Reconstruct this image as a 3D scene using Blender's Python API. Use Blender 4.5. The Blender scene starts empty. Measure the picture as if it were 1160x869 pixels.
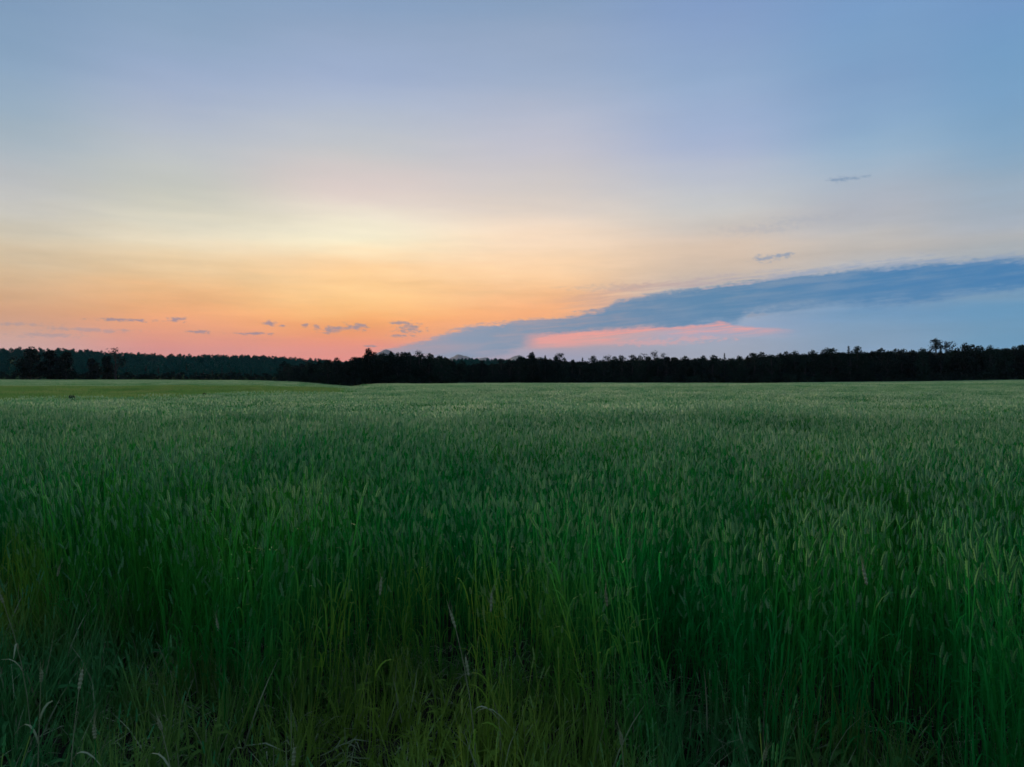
import bpy, math, random
import numpy as np

# ------------------------------------------------------------------ camera, sky, sun, exposure
SC = bpy.context.scene
COL = SC.collection
RAD = math.radians
F, CX, HY, EYE = 840.0, 580.0, 429.0, 1.75        # focal length / centre / horizon row of the photograph, eye height

cam_data = bpy.data.cameras.new('camera')
cam_data.sensor_width = 36.0
cam_data.lens = 36.0 * F / 1160.0
cam_data.clip_start = 0.05
cam_data.clip_end = 60000.0
cam = bpy.data.objects.new('camera', cam_data)
cam.location = (0, 0, EYE)
cam.rotation_euler = (RAD(90.0) - math.atan((434.5 - HY) / F), 0, 0)
COL.objects.link(cam)
SC.camera = cam

SC.view_settings.view_transform = 'Standard'
SC.view_settings.look = 'None'
SC.view_settings.exposure = 0.0
SC.view_settings.gamma = 1.0
SC.view_settings.use_curve_mapping = False
SC.cycles.max_bounces = 4
SC.cycles.diffuse_bounces = 3
SC.cycles.transmission_bounces = 2
SC.cycles.volume_bounces = 0
SC.cycles.use_denoising = True
SC.cycles.use_adaptive_sampling = True
SC.cycles.adaptive_threshold = 0.02
SC.cycles.filter_width = 1.6

SUN_AZ, SUN_EL = -12.0, 9.0                        # where the glow stands above the wood


def srgb(c):
    return tuple(((v / 255.0) / 12.92 if v / 255.0 <= 0.04045 else ((v / 255.0 + 0.055) / 1.055) ** 2.4) for v in c)


def px_az(x):
    return math.degrees(math.atan((x - CX) / F))


def px_el(x, y):
    return math.degrees(math.atan((HY - y) / F * math.cos(math.atan((x - CX) / F))))


# clear-sky radiance along upright lines of the sky, as (column, [(row, linear rgb) ...]) in the photograph's pixels
SKY_TABLE = [
#TABLE0
    (0, [(391, (0.6452, 0.3648, 0.3294)), (370, (0.6300, 0.3327, 0.2166)), (350, (0.6461, 0.3003, 0.1488)), (310, (0.6931, 0.4764, 0.2609)), (260, (0.6273, 0.5900, 0.4688)), (210, (0.5120, 0.5153, 0.5342)), (150, (0.3324, 0.4324, 0.5041)), (93, (0.2657, 0.3832, 0.5333)), (50, (0.2294, 0.3525, 0.5080)), (4, (0.2011, 0.3170, 0.4818))]),
    (200, [(391, (0.6985, 0.1966, 0.1907)), (368, (0.8187, 0.3084, 0.1308)), (345, (0.8745, 0.3950, 0.1467)), (310, (0.7150, 0.4997, 0.2558)), (270, (0.8768, 0.7872, 0.5970)), (230, (0.4914, 0.5099, 0.4504)), (180, (0.5190, 0.5499, 0.5548)), (100, (0.3084, 0.3981, 0.5999)), (50, (0.2711, 0.3829, 0.5456)), (4, (0.2179, 0.3359, 0.5019))]),
    (400, [(393, (0.6612, 0.1199, 0.1587)), (368, (0.7815, 0.2117, 0.0000)), (340, (0.8838, 0.5501, 0.2173)), (300, (0.8614, 0.5040, 0.2500)), (268, (0.8514, 0.8862, 0.6588)), (220, (0.6559, 0.5112, 0.5287)), (170, (0.5145, 0.5517, 0.5458)), (100, (0.3247, 0.4194, 0.6366)), (50, (0.2888, 0.3830, 0.5507)), (4, (0.2200, 0.3349, 0.5166))]),
    (610, [(393, (0.2536, 0.3053, 0.4752)), (370, (0.9819, 0.3508, 0.0991)), (350, (0.9662, 0.4170, 0.1761)), (320, (0.8926, 0.5510, 0.2657)), (270, (1.0344, 0.7878, 0.5735)), (220, (0.5711, 0.5480, 0.5375)), (170, (0.5503, 0.5368, 0.6109)), (100, (0.3208, 0.4183, 0.5888)), (50, (0.2952, 0.3830, 0.5494)), (4, (0.2192, 0.3308, 0.5019))]),
    (810, [(391, (0.3503, 0.3802, 0.4685)), (370, (0.2342, 0.3439, 0.5578)), (345, (0.3868, 0.4293, 0.4746)), (290, (0.7696, 0.5451, 0.3673)), (260, (0.5906, 0.5386, 0.5032)), (230, (0.5879, 0.5940, 0.5716)), (170, (0.3708, 0.4398, 0.6458)), (100, (0.2850, 0.4117, 0.6021)), (50, (0.2524, 0.3630, 0.5758)), (4, (0.2126, 0.3273, 0.5634))]),
    (990, [(391, (0.2168, 0.3550, 0.5186)), (370, (0.1980, 0.3311, 0.4832)), (345, (0.0705, 0.2767, 0.5414)), (285, (0.6521, 0.5460, 0.4355)), (255, (0.4263, 0.4517, 0.4897)), (230, (0.4621, 0.4659, 0.5128)), (170, (0.2903, 0.4575, 0.6154)), (100, (0.2026, 0.3314, 0.5548)), (50, (0.2008, 0.3531, 0.5634)), (4, (0.1794, 0.3252, 0.5682))]),
    (1150, [(388, (0.1137, 0.3178, 0.5085)), (365, (0.1345, 0.2949, 0.4604)), (338, (0.0743, 0.2947, 0.5386)), (280, (0.4844, 0.4545, 0.4103)), (255, (0.3680, 0.4215, 0.5010)), (225, (0.3647, 0.4282, 0.4993)), (170, (0.2200, 0.3778, 0.5407)), (100, (0.1824, 0.3472, 0.5625)), (50, (0.1647, 0.3323, 0.5465)), (4, (0.1660, 0.3114, 0.5591))]),
#TABLE1
]
SKY_COLUMNS = [(px_az(x), [(px_el(x, y), c) for y, c in st]) for x, st in SKY_TABLE]
SKY_BACK = [(0.0, srgb((158, 160, 180))), (6.0, srgb((160, 166, 188))), (14.0, srgb((142, 162, 194))), (30.0, srgb((128, 156, 196)))]
SKY_ZENITH = srgb((122, 152, 194))
CLOUDS = True
CLOUD_COLOURS = [(440, (172, 160, 170)), (520, (145, 157, 178)), (620, (124, 148, 174)), (720, (100, 138, 172)), (820, (88, 134, 172)), (980, (74, 129, 175)), (1150, (66, 126, 176))]
PINK_COLOUR = (248, 165, 150)
SMALL_CLOUDS = [      # centre and half size in pixels; colour over azimuth (position 0..1); strength
    ([(464, 372, 18, 8), (452, 366, 13, 3), (455, 380, 18, 2), (404, 370, 15, 5), (374, 374, 13, 5), (388, 372, 16, 2.5), (306, 366, 8, 4), (320, 369, 5, 2),
      (346, 369, 5, 2.5), (360, 371, 6, 3), (200, 362, 11, 3.6), (140, 362.5, 42, 2.2), (225, 376, 13, 2.6), (285, 378, 26, 2.0), (420, 392, 8, 1.5)],
     [(0.0, srgb((150, 135, 150))), (0.15, srgb((152, 142, 152)))], 0.84),
    ([(100, 374, 60, 3.0), (55, 380, 45, 3.5), (20, 367, 45, 2.5)], [(0.0, srgb((168, 150, 160))), (0.1, srgb((168, 150, 160)))], 0.55),
    ([(860, 260, 60, 7), (915, 249, 60, 6), (690, 326, 60, 5)], [(0.3, srgb((205, 178, 160))), (0.5, srgb((172, 176, 186)))], 0.4),
    ([(735, 388, 70, 5), (790, 384, 50, 4)], [(0.3, srgb((240, 168, 158))), (0.5, srgb((225, 170, 170)))], 0.6),
    ([(868, 293, 18, 4.5), (886, 289.5, 20, 3), (948, 204, 12, 3.5), (968, 202, 16, 2.5), (855, 357, 16, 4)],
     [(0.45, srgb((152, 160, 178))), (0.55, srgb((128, 152, 180)))], 0.85),
]

world = bpy.data.worlds.new('World')
SC.world = world
world.use_nodes = True
NT = world.node_tree
NT.nodes.clear()


class NB:
    """small helper that wires math nodes"""
    def __init__(self, nt):
        self.nt = nt

    def node(self, kind, **kw):
        n = self.nt.nodes.new(kind)
        for k, v in kw.items():
            setattr(n, k, v)
        return n

    def put(self, sock, v):
        if hasattr(v, 'is_linked') or isinstance(v, bpy.types.NodeSocket):
            self.nt.links.new(v, sock)
        else:
            sock.default_value = v

    def m(self, op, a, b=None, c=None, clamp=False):
        n = self.node('ShaderNodeMath', operation=op, use_clamp=clamp)
        self.put(n.inputs[0], a)
        if b is not None:
            self.put(n.inputs[1], b)
        if c is not None:
            self.put(n.inputs[2], c)
        return n.outputs[0]

    def step(self, v, lo, hi, a=0.0, b=1.0):
        n = self.node('ShaderNodeMapRange', interpolation_type='SMOOTHSTEP')
        self.put(n.inputs['Value'], v)
        self.put(n.inputs['From Min'], lo)
        self.put(n.inputs['From Max'], hi)
        self.put(n.inputs['To Min'], a)
        self.put(n.inputs['To Max'], b)
        return n.outputs['Result']

    def mix(self, f, a, b):
        n = self.node('ShaderNodeMix', data_type='RGBA')
        self.put(n.inputs[0], f)
        self.put(n.inputs[6], a)
        self.put(n.inputs[7], b)
        return n.outputs[2]

    def rgb(self, c):
        n = self.node('ShaderNodeRGB')
        n.outputs[0].default_value = (c[0], c[1], c[2], 1)
        return n.outputs[0]

    def ramp(self, v, stops, interp='LINEAR'):
        n = self.node('ShaderNodeValToRGB')
        cr = n.color_ramp
        cr.interpolation = interp
        stops = sorted(stops)
        while len(cr.elements) < len(stops):
            cr.elements.new(0.5)
        for e, (p, c) in zip(cr.elements, stops):
            e.position = p
        for e, (p, c) in zip(cr.elements, stops):
            e.color = (c[0], c[1], c[2], 1)
        self.put(n.inputs[0], v)
        return n.outputs[0]

    def noise(self, vec, scale, detail=3.0, rough=0.55):
        n = self.node('ShaderNodeTexNoise')
        self.put(n.inputs['Vector'], vec)
        n.inputs['Scale'].default_value = scale
        n.inputs['Detail'].default_value = detail
        n.inputs['Roughness'].default_value = rough
        return n.outputs['Fac']

    def xyz(self, x, y, z):
        n = self.node('ShaderNodeCombineXYZ')
        for i, v in enumerate((x, y, z)):
            self.put(n.inputs[i], v)
        return n.outputs[0]

    def curve(self, v, pts):
        n = self.node('ShaderNodeFloatCurve')
        c = n.mapping.curves[0]
        pts = sorted(pts)
        c.points[0].location = pts[0]
        c.points[1].location = pts[-1]
        for p in pts[1:-1]:
            c.points.new(*p)
        for p in c.points:
            p.handle_type = 'AUTO_CLAMPED'
        n.mapping.update()
        self.put(n.inputs['Value'], v)
        return n.outputs[0]


W = NB(NT)
tc = W.node('ShaderNodeTexCoord')
sep = W.node('ShaderNodeSeparateXYZ')
NT.links.new(tc.outputs['Generated'], sep.inputs[0])
A = W.m('MULTIPLY', W.m('ARCTAN2', sep.outputs[0], sep.outputs[1]), 57.29578)       # azimuth, degrees, 0 = +Y
E = W.m('MULTIPLY', W.m('ARCSINE', sep.outputs[2]), 57.29578)                       # elevation, degrees
AE = W.xyz(A, E, 0.0)


def sky_noise(sx, sy, off, detail, rough=0.6):
    n = W.node('ShaderNodeVectorMath', operation='MULTIPLY_ADD')
    NT.links.new(AE, n.inputs[0])
    n.inputs[1].default_value = (sx, sy, 0)
    n.inputs[2].default_value = (off, off, 0)
    t = W.node('ShaderNodeTexNoise', noise_dimensions='2D')
    NT.links.new(n.outputs[0], t.inputs['Vector'])
    t.inputs['Scale'].default_value = 1.0
    t.inputs['Detail'].default_value = detail
    t.inputs['Roughness'].default_value = rough
    return t.outputs['Fac']


streak = sky_noise(0.06, 0.42, 3.1, 3.0)
Es = W.m('MULTIPLY_ADD', streak, 0.026, W.m('MULTIPLY_ADD', E, 1 / 60.0, -0.013))     # thin veils make the gradient uneven
cols = []
for az, stops in SKY_COLUMNS:
    st = [(max(e, 0.0) / 60.0, c) for e, c in stops]
    top = st[-1]
    st.append((0.72, tuple(0.55 * t + 0.45 * z for t, z in zip(top[1], SKY_ZENITH))))
    st.append((1.0, SKY_ZENITH))
    cols.append((az, W.ramp(Es, st, 'B_SPLINE')))
back = W.ramp(Es, [(e / 60.0, c) for e, c in SKY_BACK] + [(1.0, SKY_ZENITH)], 'B_SPLINE')
sky = cols[0][1]
for (a0, _), (a1, c1) in zip(cols, cols[1:]):
    sky = W.mix(W.step(A, a0, a1), sky, c1)
sky = W.mix(W.step(W.m('ABSOLUTE', A), 40.0, 120.0), sky, back)

nish = W.node('ShaderNodeTexSky', sky_type='NISHITA')
nish.sun_disc = False
nish.sun_elevation = RAD(SUN_EL)
nish.sun_rotation = RAD(SUN_AZ)
nish.altitude = 100.0
nish.air_density = 1.0
nish.dust_density = 1.5
clear = W.node('ShaderNodeVectorMath', operation='MULTIPLY_ADD')       # clear air: a little of the physical sky plus the evening colours
W.put(clear.inputs[0], nish.outputs[0])
clear.inputs[1].default_value = (0.003, 0.003, 0.003)
W.put(clear.inputs[2], sky)
sky = clear.outputs[0]
veil = sky_noise(0.085, 0.62, 11.3, 5.0, 0.66)
vn = W.node('ShaderNodeVectorMath', operation='SCALE')
W.put(vn.inputs[0], sky)
W.put(vn.inputs[3], W.m('MULTIPLY_ADD', veil, W.step(W.m('ABSOLUTE', W.m('SUBTRACT', E, 6.5)), 0.0, 9.0, 0.34, 0.06), W.step(W.m('ABSOLUTE', W.m('SUBTRACT', E, 6.5)), 0.0, 9.0, 0.83, 0.97)))
sky = vn.outputs[0]

# clouds
A01 = W.m('MULTIPLY_ADD', A, 1 / 80.0, 0.25, clamp=True)          # -20..60 degrees


def el_curves(*profiles):
    """elevation profiles over azimuth, given in pixels of the photograph; three per curve node, in tens of degrees"""
    n = W.node('ShaderNodeRGBCurve')
    W.put(n.inputs['Color'], A01)
    for c, pts in zip(n.mapping.curves, profiles):
        pts = sorted(((px_az(x) + 20) / 80.0, px_el(x, y) / 10.0) for x, y in pts)
        c.points[0].location = pts[0]
        c.points[1].location = pts[-1]
        for p in pts[1:-1]:
            c.points.new(*p)
        for p in c.points:
            p.handle_type = 'AUTO_CLAMPED'
    n.mapping.extend = 'HORIZONTAL'
    n.mapping.update()
    sp = W.node('ShaderNodeSeparateColor')
    NT.links.new(n.outputs[0], sp.inputs[0])
    return sp.outputs


nz1 = sky_noise(0.30, 1.1, 0.0, 4.0, 0.62)
nz2 = sky_noise(1.9, 4.4, 7.7, 4.0, 0.62)
E10 = W.m('MULTIPLY', E, 0.1)
slant = W.m('MULTIPLY_ADD', A, -0.085, E)                           # the cloud layers rise gently to the right
st = W.node('ShaderNodeTexNoise', noise_dimensions='2D')
W.put(st.inputs['Vector'], W.xyz(W.m('MULTIPLY', A, 0.16), W.m('MULTIPLY', slant, 2.6), 0.0))
st.inputs['Scale'].default_value = 1.0
st.inputs['Detail'].default_value = 4.0
st.inputs['Roughness'].default_value = 0.62
layers = st.outputs['Fac']
wob = W.m('MULTIPLY_ADD', nz1, 0.08, W.m('MULTIPLY_ADD', nz2, 0.045, W.m('MULTIPLY_ADD', layers, 0.08, -0.1025)))


def band(v, low, high, s0, s1):
    """1 between the two profiles, soft at the rims"""
    a = W.step(W.m('SUBTRACT', v, low), -s0, s0)
    b = W.step(W.m('SUBTRACT', high, v), -s1, s1)
    return W.m('MULTIPLY', a, b)


if CLOUDS:
    up, lo, u2 = el_curves(
        [(300, 429), (400, 412), (440, 396), (490, 384), (520, 374), (560, 366), (620, 361), (675, 353), (700, 342), (780, 328), (860, 318), (950, 309), (1060, 299), (1160, 296), (1500, 285), (2000, 300)],
        [(300, 431), (480, 420), (560, 402), (605, 390), (660, 381), (740, 372), (830, 366), (850, 354), (900, 350), (1000, 343), (1080, 336), (1160, 327), (1500, 318), (2000, 325)],
        [(560, 352), (640, 336), (700, 322), (800, 314), (900, 305), (1000, 296), (1060, 292), (1160, 290), (1500, 278), (2000, 292)])[:3]
    pu, pl, _ = el_curves(
        [(560, 395), (600, 379), (650, 377), (720, 371), (780, 369.5), (806, 367.5), (816, 364.5), (832, 369.5), (880, 372), (915, 375), (1000, 384), (2000, 384)],
        [(560, 400), (600, 394), (640, 392), (680, 388), (720, 381.5), (760, 378.5), (810, 377.5), (850, 377.5), (880, 377.5), (915, 377), (1000, 384.5), (2000, 385)])[:3]
    # grey-tan shelf lying just above the long cloud
    shelf = band(W.m('MULTIPLY_ADD', wob, 1.7, E10), up, u2, 0.03, 0.035)
    shelf = W.m('MULTIPLY', W.m('MULTIPLY', shelf, W.step(A, 0.0, 9.0, 0.0, 0.8)), W.step(layers, 0.36, 0.62))
    sky = W.mix(shelf, sky, W.ramp(A01, [(0.3, srgb((222, 170, 140))), (0.52, srgb((150, 165, 190))), (0.68, srgb((120, 150, 190)))]))
    # the long blue cloud
    body = band(W.m('ADD', E10, wob), lo, up, 0.055, 0.022)
    sky = W.mix(W.m('MULTIPLY', body, W.step(W.m('MULTIPLY_ADD', nz1, 0.6, layers), 0.5, 1.0, 0.78, 1.0)), sky, W.ramp(A01, [((px_az(x) + 20) / 80.0, srgb(c)) for x, c in CLOUD_COLOURS]))
    # pink streak below it
    pink = band(W.m('MULTIPLY_ADD', wob, 0.55, E10), pl, pu, 0.045, 0.014)
    pink = W.m('MULTIPLY', pink, W.m('MULTIPLY', W.step(layers, 0.34, 0.6, 0.35, 1.0), W.ramp(A01, [((px_az(x) + 20) / 80.0, (v, v, v)) for x, v in ((590, 0), (612, 0.95), (680, 0.95), (760, 0.8), (850, 0.9), (905, 0))])))
    sky = W.mix(pink, sky, W.rgb(srgb(PINK_COLOUR)))
    # small clouds: all share one ragged outline field
    for group, ramp_stops, thick in SMALL_CLOUDS:
        q = None
        for x, y, hw, hh in group:
            kx = F / 57.29578 / math.cos(RAD(px_az(x))) ** 2 / hw
            ky = F / 57.29578 / math.cos(RAD(px_az(x))) / hh
            n = W.node('ShaderNodeVectorMath', operation='MULTIPLY_ADD')
            NT.links.new(AE, n.inputs[0])
            n.inputs[1].default_value = (kx, ky, 0)
            n.inputs[2].default_value = (-kx * px_az(x), -ky * px_el(x, y), 0)
            d = W.node('ShaderNodeVectorMath', operation='LENGTH')
            NT.links.new(n.outputs[0], d.inputs[0])
            q = d.outputs['Value'] if q is None else W.m('MINIMUM', q, d.outputs['Value'])
        msk = W.step(W.m('MULTIPLY_ADD', nz2, 2.8, q), 1.45, 2.5, thick, 0.0)
        sky = W.mix(msk, sky, W.ramp(A01, ramp_stops))

bg = W.node('ShaderNodeBackground')
bg.inputs['Strength'].default_value = 1.0
W.put(bg.inputs['Color'], sky)
wout = W.node('ShaderNodeOutputWorld')
NT.links.new(bg.outputs[0], wout.inputs['Surface'])

sun_data = bpy.data.lights.new('sun', 'SUN')
sun_data.energy = 3.5
sun_data.angle = RAD(20)
sun_data.color = (1.0, 0.74, 0.50)
sun = bpy.data.objects.new('sun', sun_data)
sun.rotation_euler = (RAD(90 - SUN_EL), 0, RAD(180 - SUN_AZ))
COL.objects.link(sun)

rng = np.random.default_rng(11)
random.seed(5)


# ------------------------------------------------------------------ helpers
def tag(o, label=None, category=None, group=None, kind=None):
    for k, v in (("label", label), ("category", category), ('group', group), ('kind', kind)):
        if v:
            o[k] = v
    return o


def link(o, parent=None):
    COL.objects.link(o)
    if parent:
        o.parent = parent
    return o


class MB:
    """collects quads and triangles with a material index"""
    def __init__(self):
        self.v, self.f, self.mi, self.n = [], [], [], 0

    def add(self, verts, faces, mi=0):
        self.v.extend(verts)
        for f in faces:
            self.f.append(tuple(i + self.n for i in f))
            self.mi.append(mi)
        self.n += len(verts)

    def ribbon(self, pts, widths, side, mi=0):
        vs = []
        for p, w in zip(pts, widths):
            vs.append((p[0] - side[0] * w / 2, p[1] - side[1] * w / 2, p[2] - side[2] * w / 2))
            vs.append((p[0] + side[0] * w / 2, p[1] + side[1] * w / 2, p[2] + side[2] * w / 2))
        fs = [(2 * i, 2 * i + 1, 2 * i + 3, 2 * i + 2) for i in range(len(pts) - 1)]
        self.add(vs, fs, mi)

    def tube(self, pts, radii, sides=5, mi=0):
        vs, fs = [], []
        for i, (p, r) in enumerate(zip(pts, radii)):
            a = np.array(pts[max(i - 1, 0)], float)
            b = np.array(pts[min(i + 1, len(pts) - 1)], float)
            d = b - a
            d /= (np.linalg.norm(d) + 1e-9)
            ref = np.array((1.0, 0, 0)) if abs(d[0]) < 0.8 else np.array((0, 1.0, 0))
            s = np.cross(d, ref)
            s /= np.linalg.norm(s)
            t = np.cross(d, s)
            for k in range(sides):
                q = 2 * math.pi * k / sides
                vs.append(tuple(np.array(p) + (s * math.cos(q) + t * math.sin(q)) * r))
        for i in range(len(pts) - 1):
            for k in range(sides):
                k2 = (k + 1) % sides
                fs.append((i * sides + k, i * sides + k2, (i + 1) * sides + k2, (i + 1) * sides + k))
        self.add(vs, fs, mi)

    def mesh(self, name, mats, smooth=False):
        me = bpy.data.meshes.new(name)
        me.from_pydata(self.v, [], self.f)
        for m in mats:
            me.materials.append(m)
        me.polygons.foreach_set('material_index', self.mi)
        if smooth:
            me.polygons.foreach_set('use_smooth', [True] * len(self.f))
        me.update()
        return me


def smooth01(a, b, x):
    t = np.clip((np.asarray(x, float) - a) / (b - a), 0, 1)
    return t * t * (3 - 2 * t)


def vnoise(x, y, seed=0):
    """smooth value noise on arrays, 0..1"""
    x = np.asarray(x, float); y = np.asarray(y, float)
    xi, yi = np.floor(x).astype(np.int64), np.floor(y).astype(np.int64)
    fx, fy = x - xi, y - yi
    fx = fx * fx * (3 - 2 * fx); fy = fy * fy * (3 - 2 * fy)

    def h(i, j):
        n = (i * 374761393 + j * 668265263 + seed * 974711) & 0x7fffffff
        n = ((n ^ (n >> 13)) * 1274126177) & 0x7fffffff
        return ((n ^ (n >> 16)) & 0xffff) / 65535.0
    return (h(xi, yi) * (1 - fx) + h(xi + 1, yi) * fx) * (1 - fy) + (h(xi, yi + 1) * (1 - fx) + h(xi + 1, yi + 1) * fx) * fy


# ------------------------------------------------------------------ materials
def leaf_material(name, c1, c2, c3=None, scale=0.35, transl=0.25, rough=0.6, spec=0.25, far_tone=None, sheen=0.0, dry=None):
    """c1..c2 vary from plant to plant, c3 comes in patches of metres across"""
    m = bpy.data.materials.new(name)
    m.use_nodes = True
    nt = m.node_tree
    nt.nodes.clear()
    B = NB(nt)
    info = B.node('ShaderNodeObjectInfo')
    geo = B.node('ShaderNodeNewGeometry')
    n1 = B.noise(geo.outputs['Position'], 9.0, 2.0)
    f = B.m('ADD', B.m('MULTIPLY', info.outputs['Random'], 0.6), B.m('MULTIPLY', B.m('SUBTRACT', n1, 0.40), 1.8), clamp=True)
    col = B.mix(f, B.rgb(c1), B.rgb(c2))
    if c3:
        n2 = B.noise(geo.outputs['Position'], scale, 3.0, 0.6)
        col = B.mix(B.step(n2, 0.44, 0.66), col, B.rgb(c3))
    if dry:                                     # yellowing patches of thin soil along the field edge
        n4 = B.noise(geo.outputs['Position'], 1.3, 3.0, 0.6)
        tot = None
        for cx, cy, rad in ((-0.35, 3.4, 1.15), (-0.2, 2.7, 0.75), (-3.4, 4.6, 0.7)):
            d = B.node('ShaderNodeVectorMath', operation='DISTANCE')
            vm = B.node('ShaderNodeVectorMath', operation='MULTIPLY')
            nt.links.new(geo.outputs['Position'], vm.inputs[0])
            vm.inputs[1].default_value = (1, 1, 0)
            nt.links.new(vm.outputs[0], d.inputs[0])
            d.inputs[1].default_value = (cx, cy, 0)
            w = B.step(B.m('MULTIPLY_ADD', n4, rad, d.outputs['Value']), rad * 0.6, rad * 1.6, 0.85, 0.0)
            tot = w if tot is None else B.m('MAXIMUM', tot, w)
        zz = B.node('ShaderNodeSeparateXYZ')
        nt.links.new(geo.outputs['Position'], zz.inputs[0])
        col = B.mix(B.m('MULTIPLY', tot, B.step(zz.outputs[2], 0.55, 0.95, 1.0, 0.15)), col, B.rgb(dry))     # the lower leaves yellow first
    if far_tone:                                    # paler colours deeper in the field, greener along its near edge
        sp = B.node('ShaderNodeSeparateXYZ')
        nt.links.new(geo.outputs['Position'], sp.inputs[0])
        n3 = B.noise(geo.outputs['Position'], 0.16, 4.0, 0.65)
        far_mix = B.step(B.m('ADD', sp.outputs[1], B.m('MULTIPLY', n3, 16.0)), 7.5, 20.0)
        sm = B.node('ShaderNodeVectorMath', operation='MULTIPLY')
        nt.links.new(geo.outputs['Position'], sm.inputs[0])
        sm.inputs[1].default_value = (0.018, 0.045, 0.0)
        far_mix = B.m('MULTIPLY', far_mix, B.step(B.noise(sm.outputs[0], 1.0, 4.0, 0.65), 0.36, 0.60, 0.70, 1.0))      # broad drifts stay a little greener
        col = B.mix(far_mix, col, B.mix(f, B.rgb(far_tone[0]), B.rgb(far_tone[1])))
    pb = B.node('ShaderNodeBsdfPrincipled')
    B.put(pb.inputs['Base Color'], col)
    pb.inputs['Roughness'].default_value = rough
    pb.inputs['Specular IOR Level'].default_value = spec
    pb.inputs['Sheen Weight'].default_value = sheen
    pb.inputs['Sheen Roughness'].default_value = 0.5
    B.put(pb.inputs['Sheen Tint'], (0.8, 0.95, 0.7, 1))
    out = B.node('ShaderNodeOutputMaterial')
    if transl > 0:
        tr = B.node('ShaderNodeBsdfTranslucent')
        B.put(tr.inputs['Color'], col)
        mx = B.node('ShaderNodeMixShader')
        mx.inputs[0].default_value = transl
        nt.links.new(pb.outputs[0], mx.inputs[1])
        nt.links.new(tr.outputs[0], mx.inputs[2])
        nt.links.new(mx.outputs[0], out.inputs['Surface'])
    else:
        nt.links.new(pb.outputs[0], out.inputs['Surface'])
    return m


M_STEM = leaf_material('wheat_green', (0.003, 0.175, 0.026), (0.010, 0.245, 0.045), (0.030, 0.225, 0.022), 0.55, 0.42, 0.6, 0.05, dry=(0.20, 0.32, 0.022))
M_EAR = leaf_material('wheat_ear', (0.006, 0.205, 0.050), (0.040, 0.285, 0.090), (0.050, 0.260, 0.050), 0.3, 0.45, 0.6, 0.08, far_tone=((0.08, 0.30, 0.13), (0.50, 0.61, 0.39)), sheen=0.35, dry=(0.20, 0.30, 0.05))
M_WEED = leaf_material('weed_green', (0.018, 0.160, 0.036), (0.070, 0.235, 0.065), (0.120, 0.230, 0.040), 0.9, 0.42, 0.6, 0.08, dry=(0.19, 0.29, 0.030))
M_STRAW = leaf_material('dry_straw', (0.16, 0.20, 0.09), (0.28, 0.31, 0.17), None, 1, 0.15, 0.7, 0.1)
M_HAY = leaf_material('meadow_green', (0.080, 0.220, 0.050), (0.170, 0.320, 0.085), (0.230, 0.320, 0.100), 0.12, 0.3, 0.7, 0.05)
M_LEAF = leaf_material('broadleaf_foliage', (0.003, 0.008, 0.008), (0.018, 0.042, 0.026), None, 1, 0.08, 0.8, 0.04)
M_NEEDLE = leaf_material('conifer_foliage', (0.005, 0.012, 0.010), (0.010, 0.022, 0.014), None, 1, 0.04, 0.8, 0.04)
M_FARLEAF = leaf_material('haze_tinted_foliage', (0.008, 0.066, 0.058), (0.014, 0.105, 0.080), None, 1, 0.08, 0.8, 0.04)  # blue-green tint of distance haze is put into this leaf colour


def bark_material():
    m = bpy.data.materials.new('bark')
    m.use_nodes = True
    nt = m.node_tree
    B = NB(nt)
    pb = nt.nodes['Principled BSDF']
    geo = B.node('ShaderNodeNewGeometry')
    n = B.noise(geo.outputs['Position'], 3.0, 4.0)
    B.put(pb.inputs['Base Color'], B.mix(n, B.rgb((0.012, 0.011, 0.010)), B.rgb((0.03, 0.027, 0.024))))
    pb.inputs['Roughness'].default_value = 0.9
    return m


M_BARK = bark_material()


def ground_material():
    m = bpy.data.materials.new('soil_and_turf')
    m.use_nodes = True
    nt = m.node_tree
    B = NB(nt)
    pb = nt.nodes['Principled BSDF']
    geo = B.node('ShaderNodeNewGeometry')
    sp = B.node('ShaderNodeSeparateXYZ')
    nt.links.new(geo.outputs['Position'], sp.inputs[0])
    n = B.noise(geo.outputs['Position'], 2.2, 6.0, 0.65)
    nb = B.noise(geo.outputs['Position'], 0.03, 4.0, 0.6)
    soil = B.mix(B.step(n, 0.35, 0.65), B.rgb((0.008, 0.007, 0.005)), B.rgb((0.034, 0.027, 0.016)))
    turf = B.mix(nb, B.rgb((0.030, 0.105, 0.018)), B.rgb((0.055, 0.130, 0.026)))
    far = B.step(B.m('ADD', sp.outputs[1], B.m('MULTIPLY', n, 3.0)), 14.0, 26.0)
    B.put(pb.inputs['Base Color'], B.mix(far, soil, turf))
    pb.inputs['Roughness'].default_value = 0.95
    pb.inputs['Specular IOR Level'].default_value = 0.1
    bump = B.node('ShaderNodeBump')
    bump.inputs['Strength'].default_value = 1.0
    bump.inputs['Distance'].default_value = 0.06
    nt.links.new(B.noise(geo.outputs['Position'], 9.0, 5.0, 0.7), bump.inputs['Height'])
    nt.links.new(bump.outputs[0], pb.inputs['Normal'])
    return m


def plain_material(name, c1, c2, scale):
    m = bpy.data.materials.new(name)
    m.use_nodes = True
    nt = m.node_tree
    B = NB(nt)
    pb = nt.nodes['Principled BSDF']
    geo = B.node('ShaderNodeNewGeometry')
    B.put(pb.inputs['Base Color'], B.mix(B.noise(geo.outputs['Position'], scale, 5.0, 0.6), B.rgb(c1), B.rgb(c2)))
    pb.inputs['Roughness'].default_value = 0.95
    pb.inputs['Specular IOR Level'].default_value = 0.1
    return m


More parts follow.
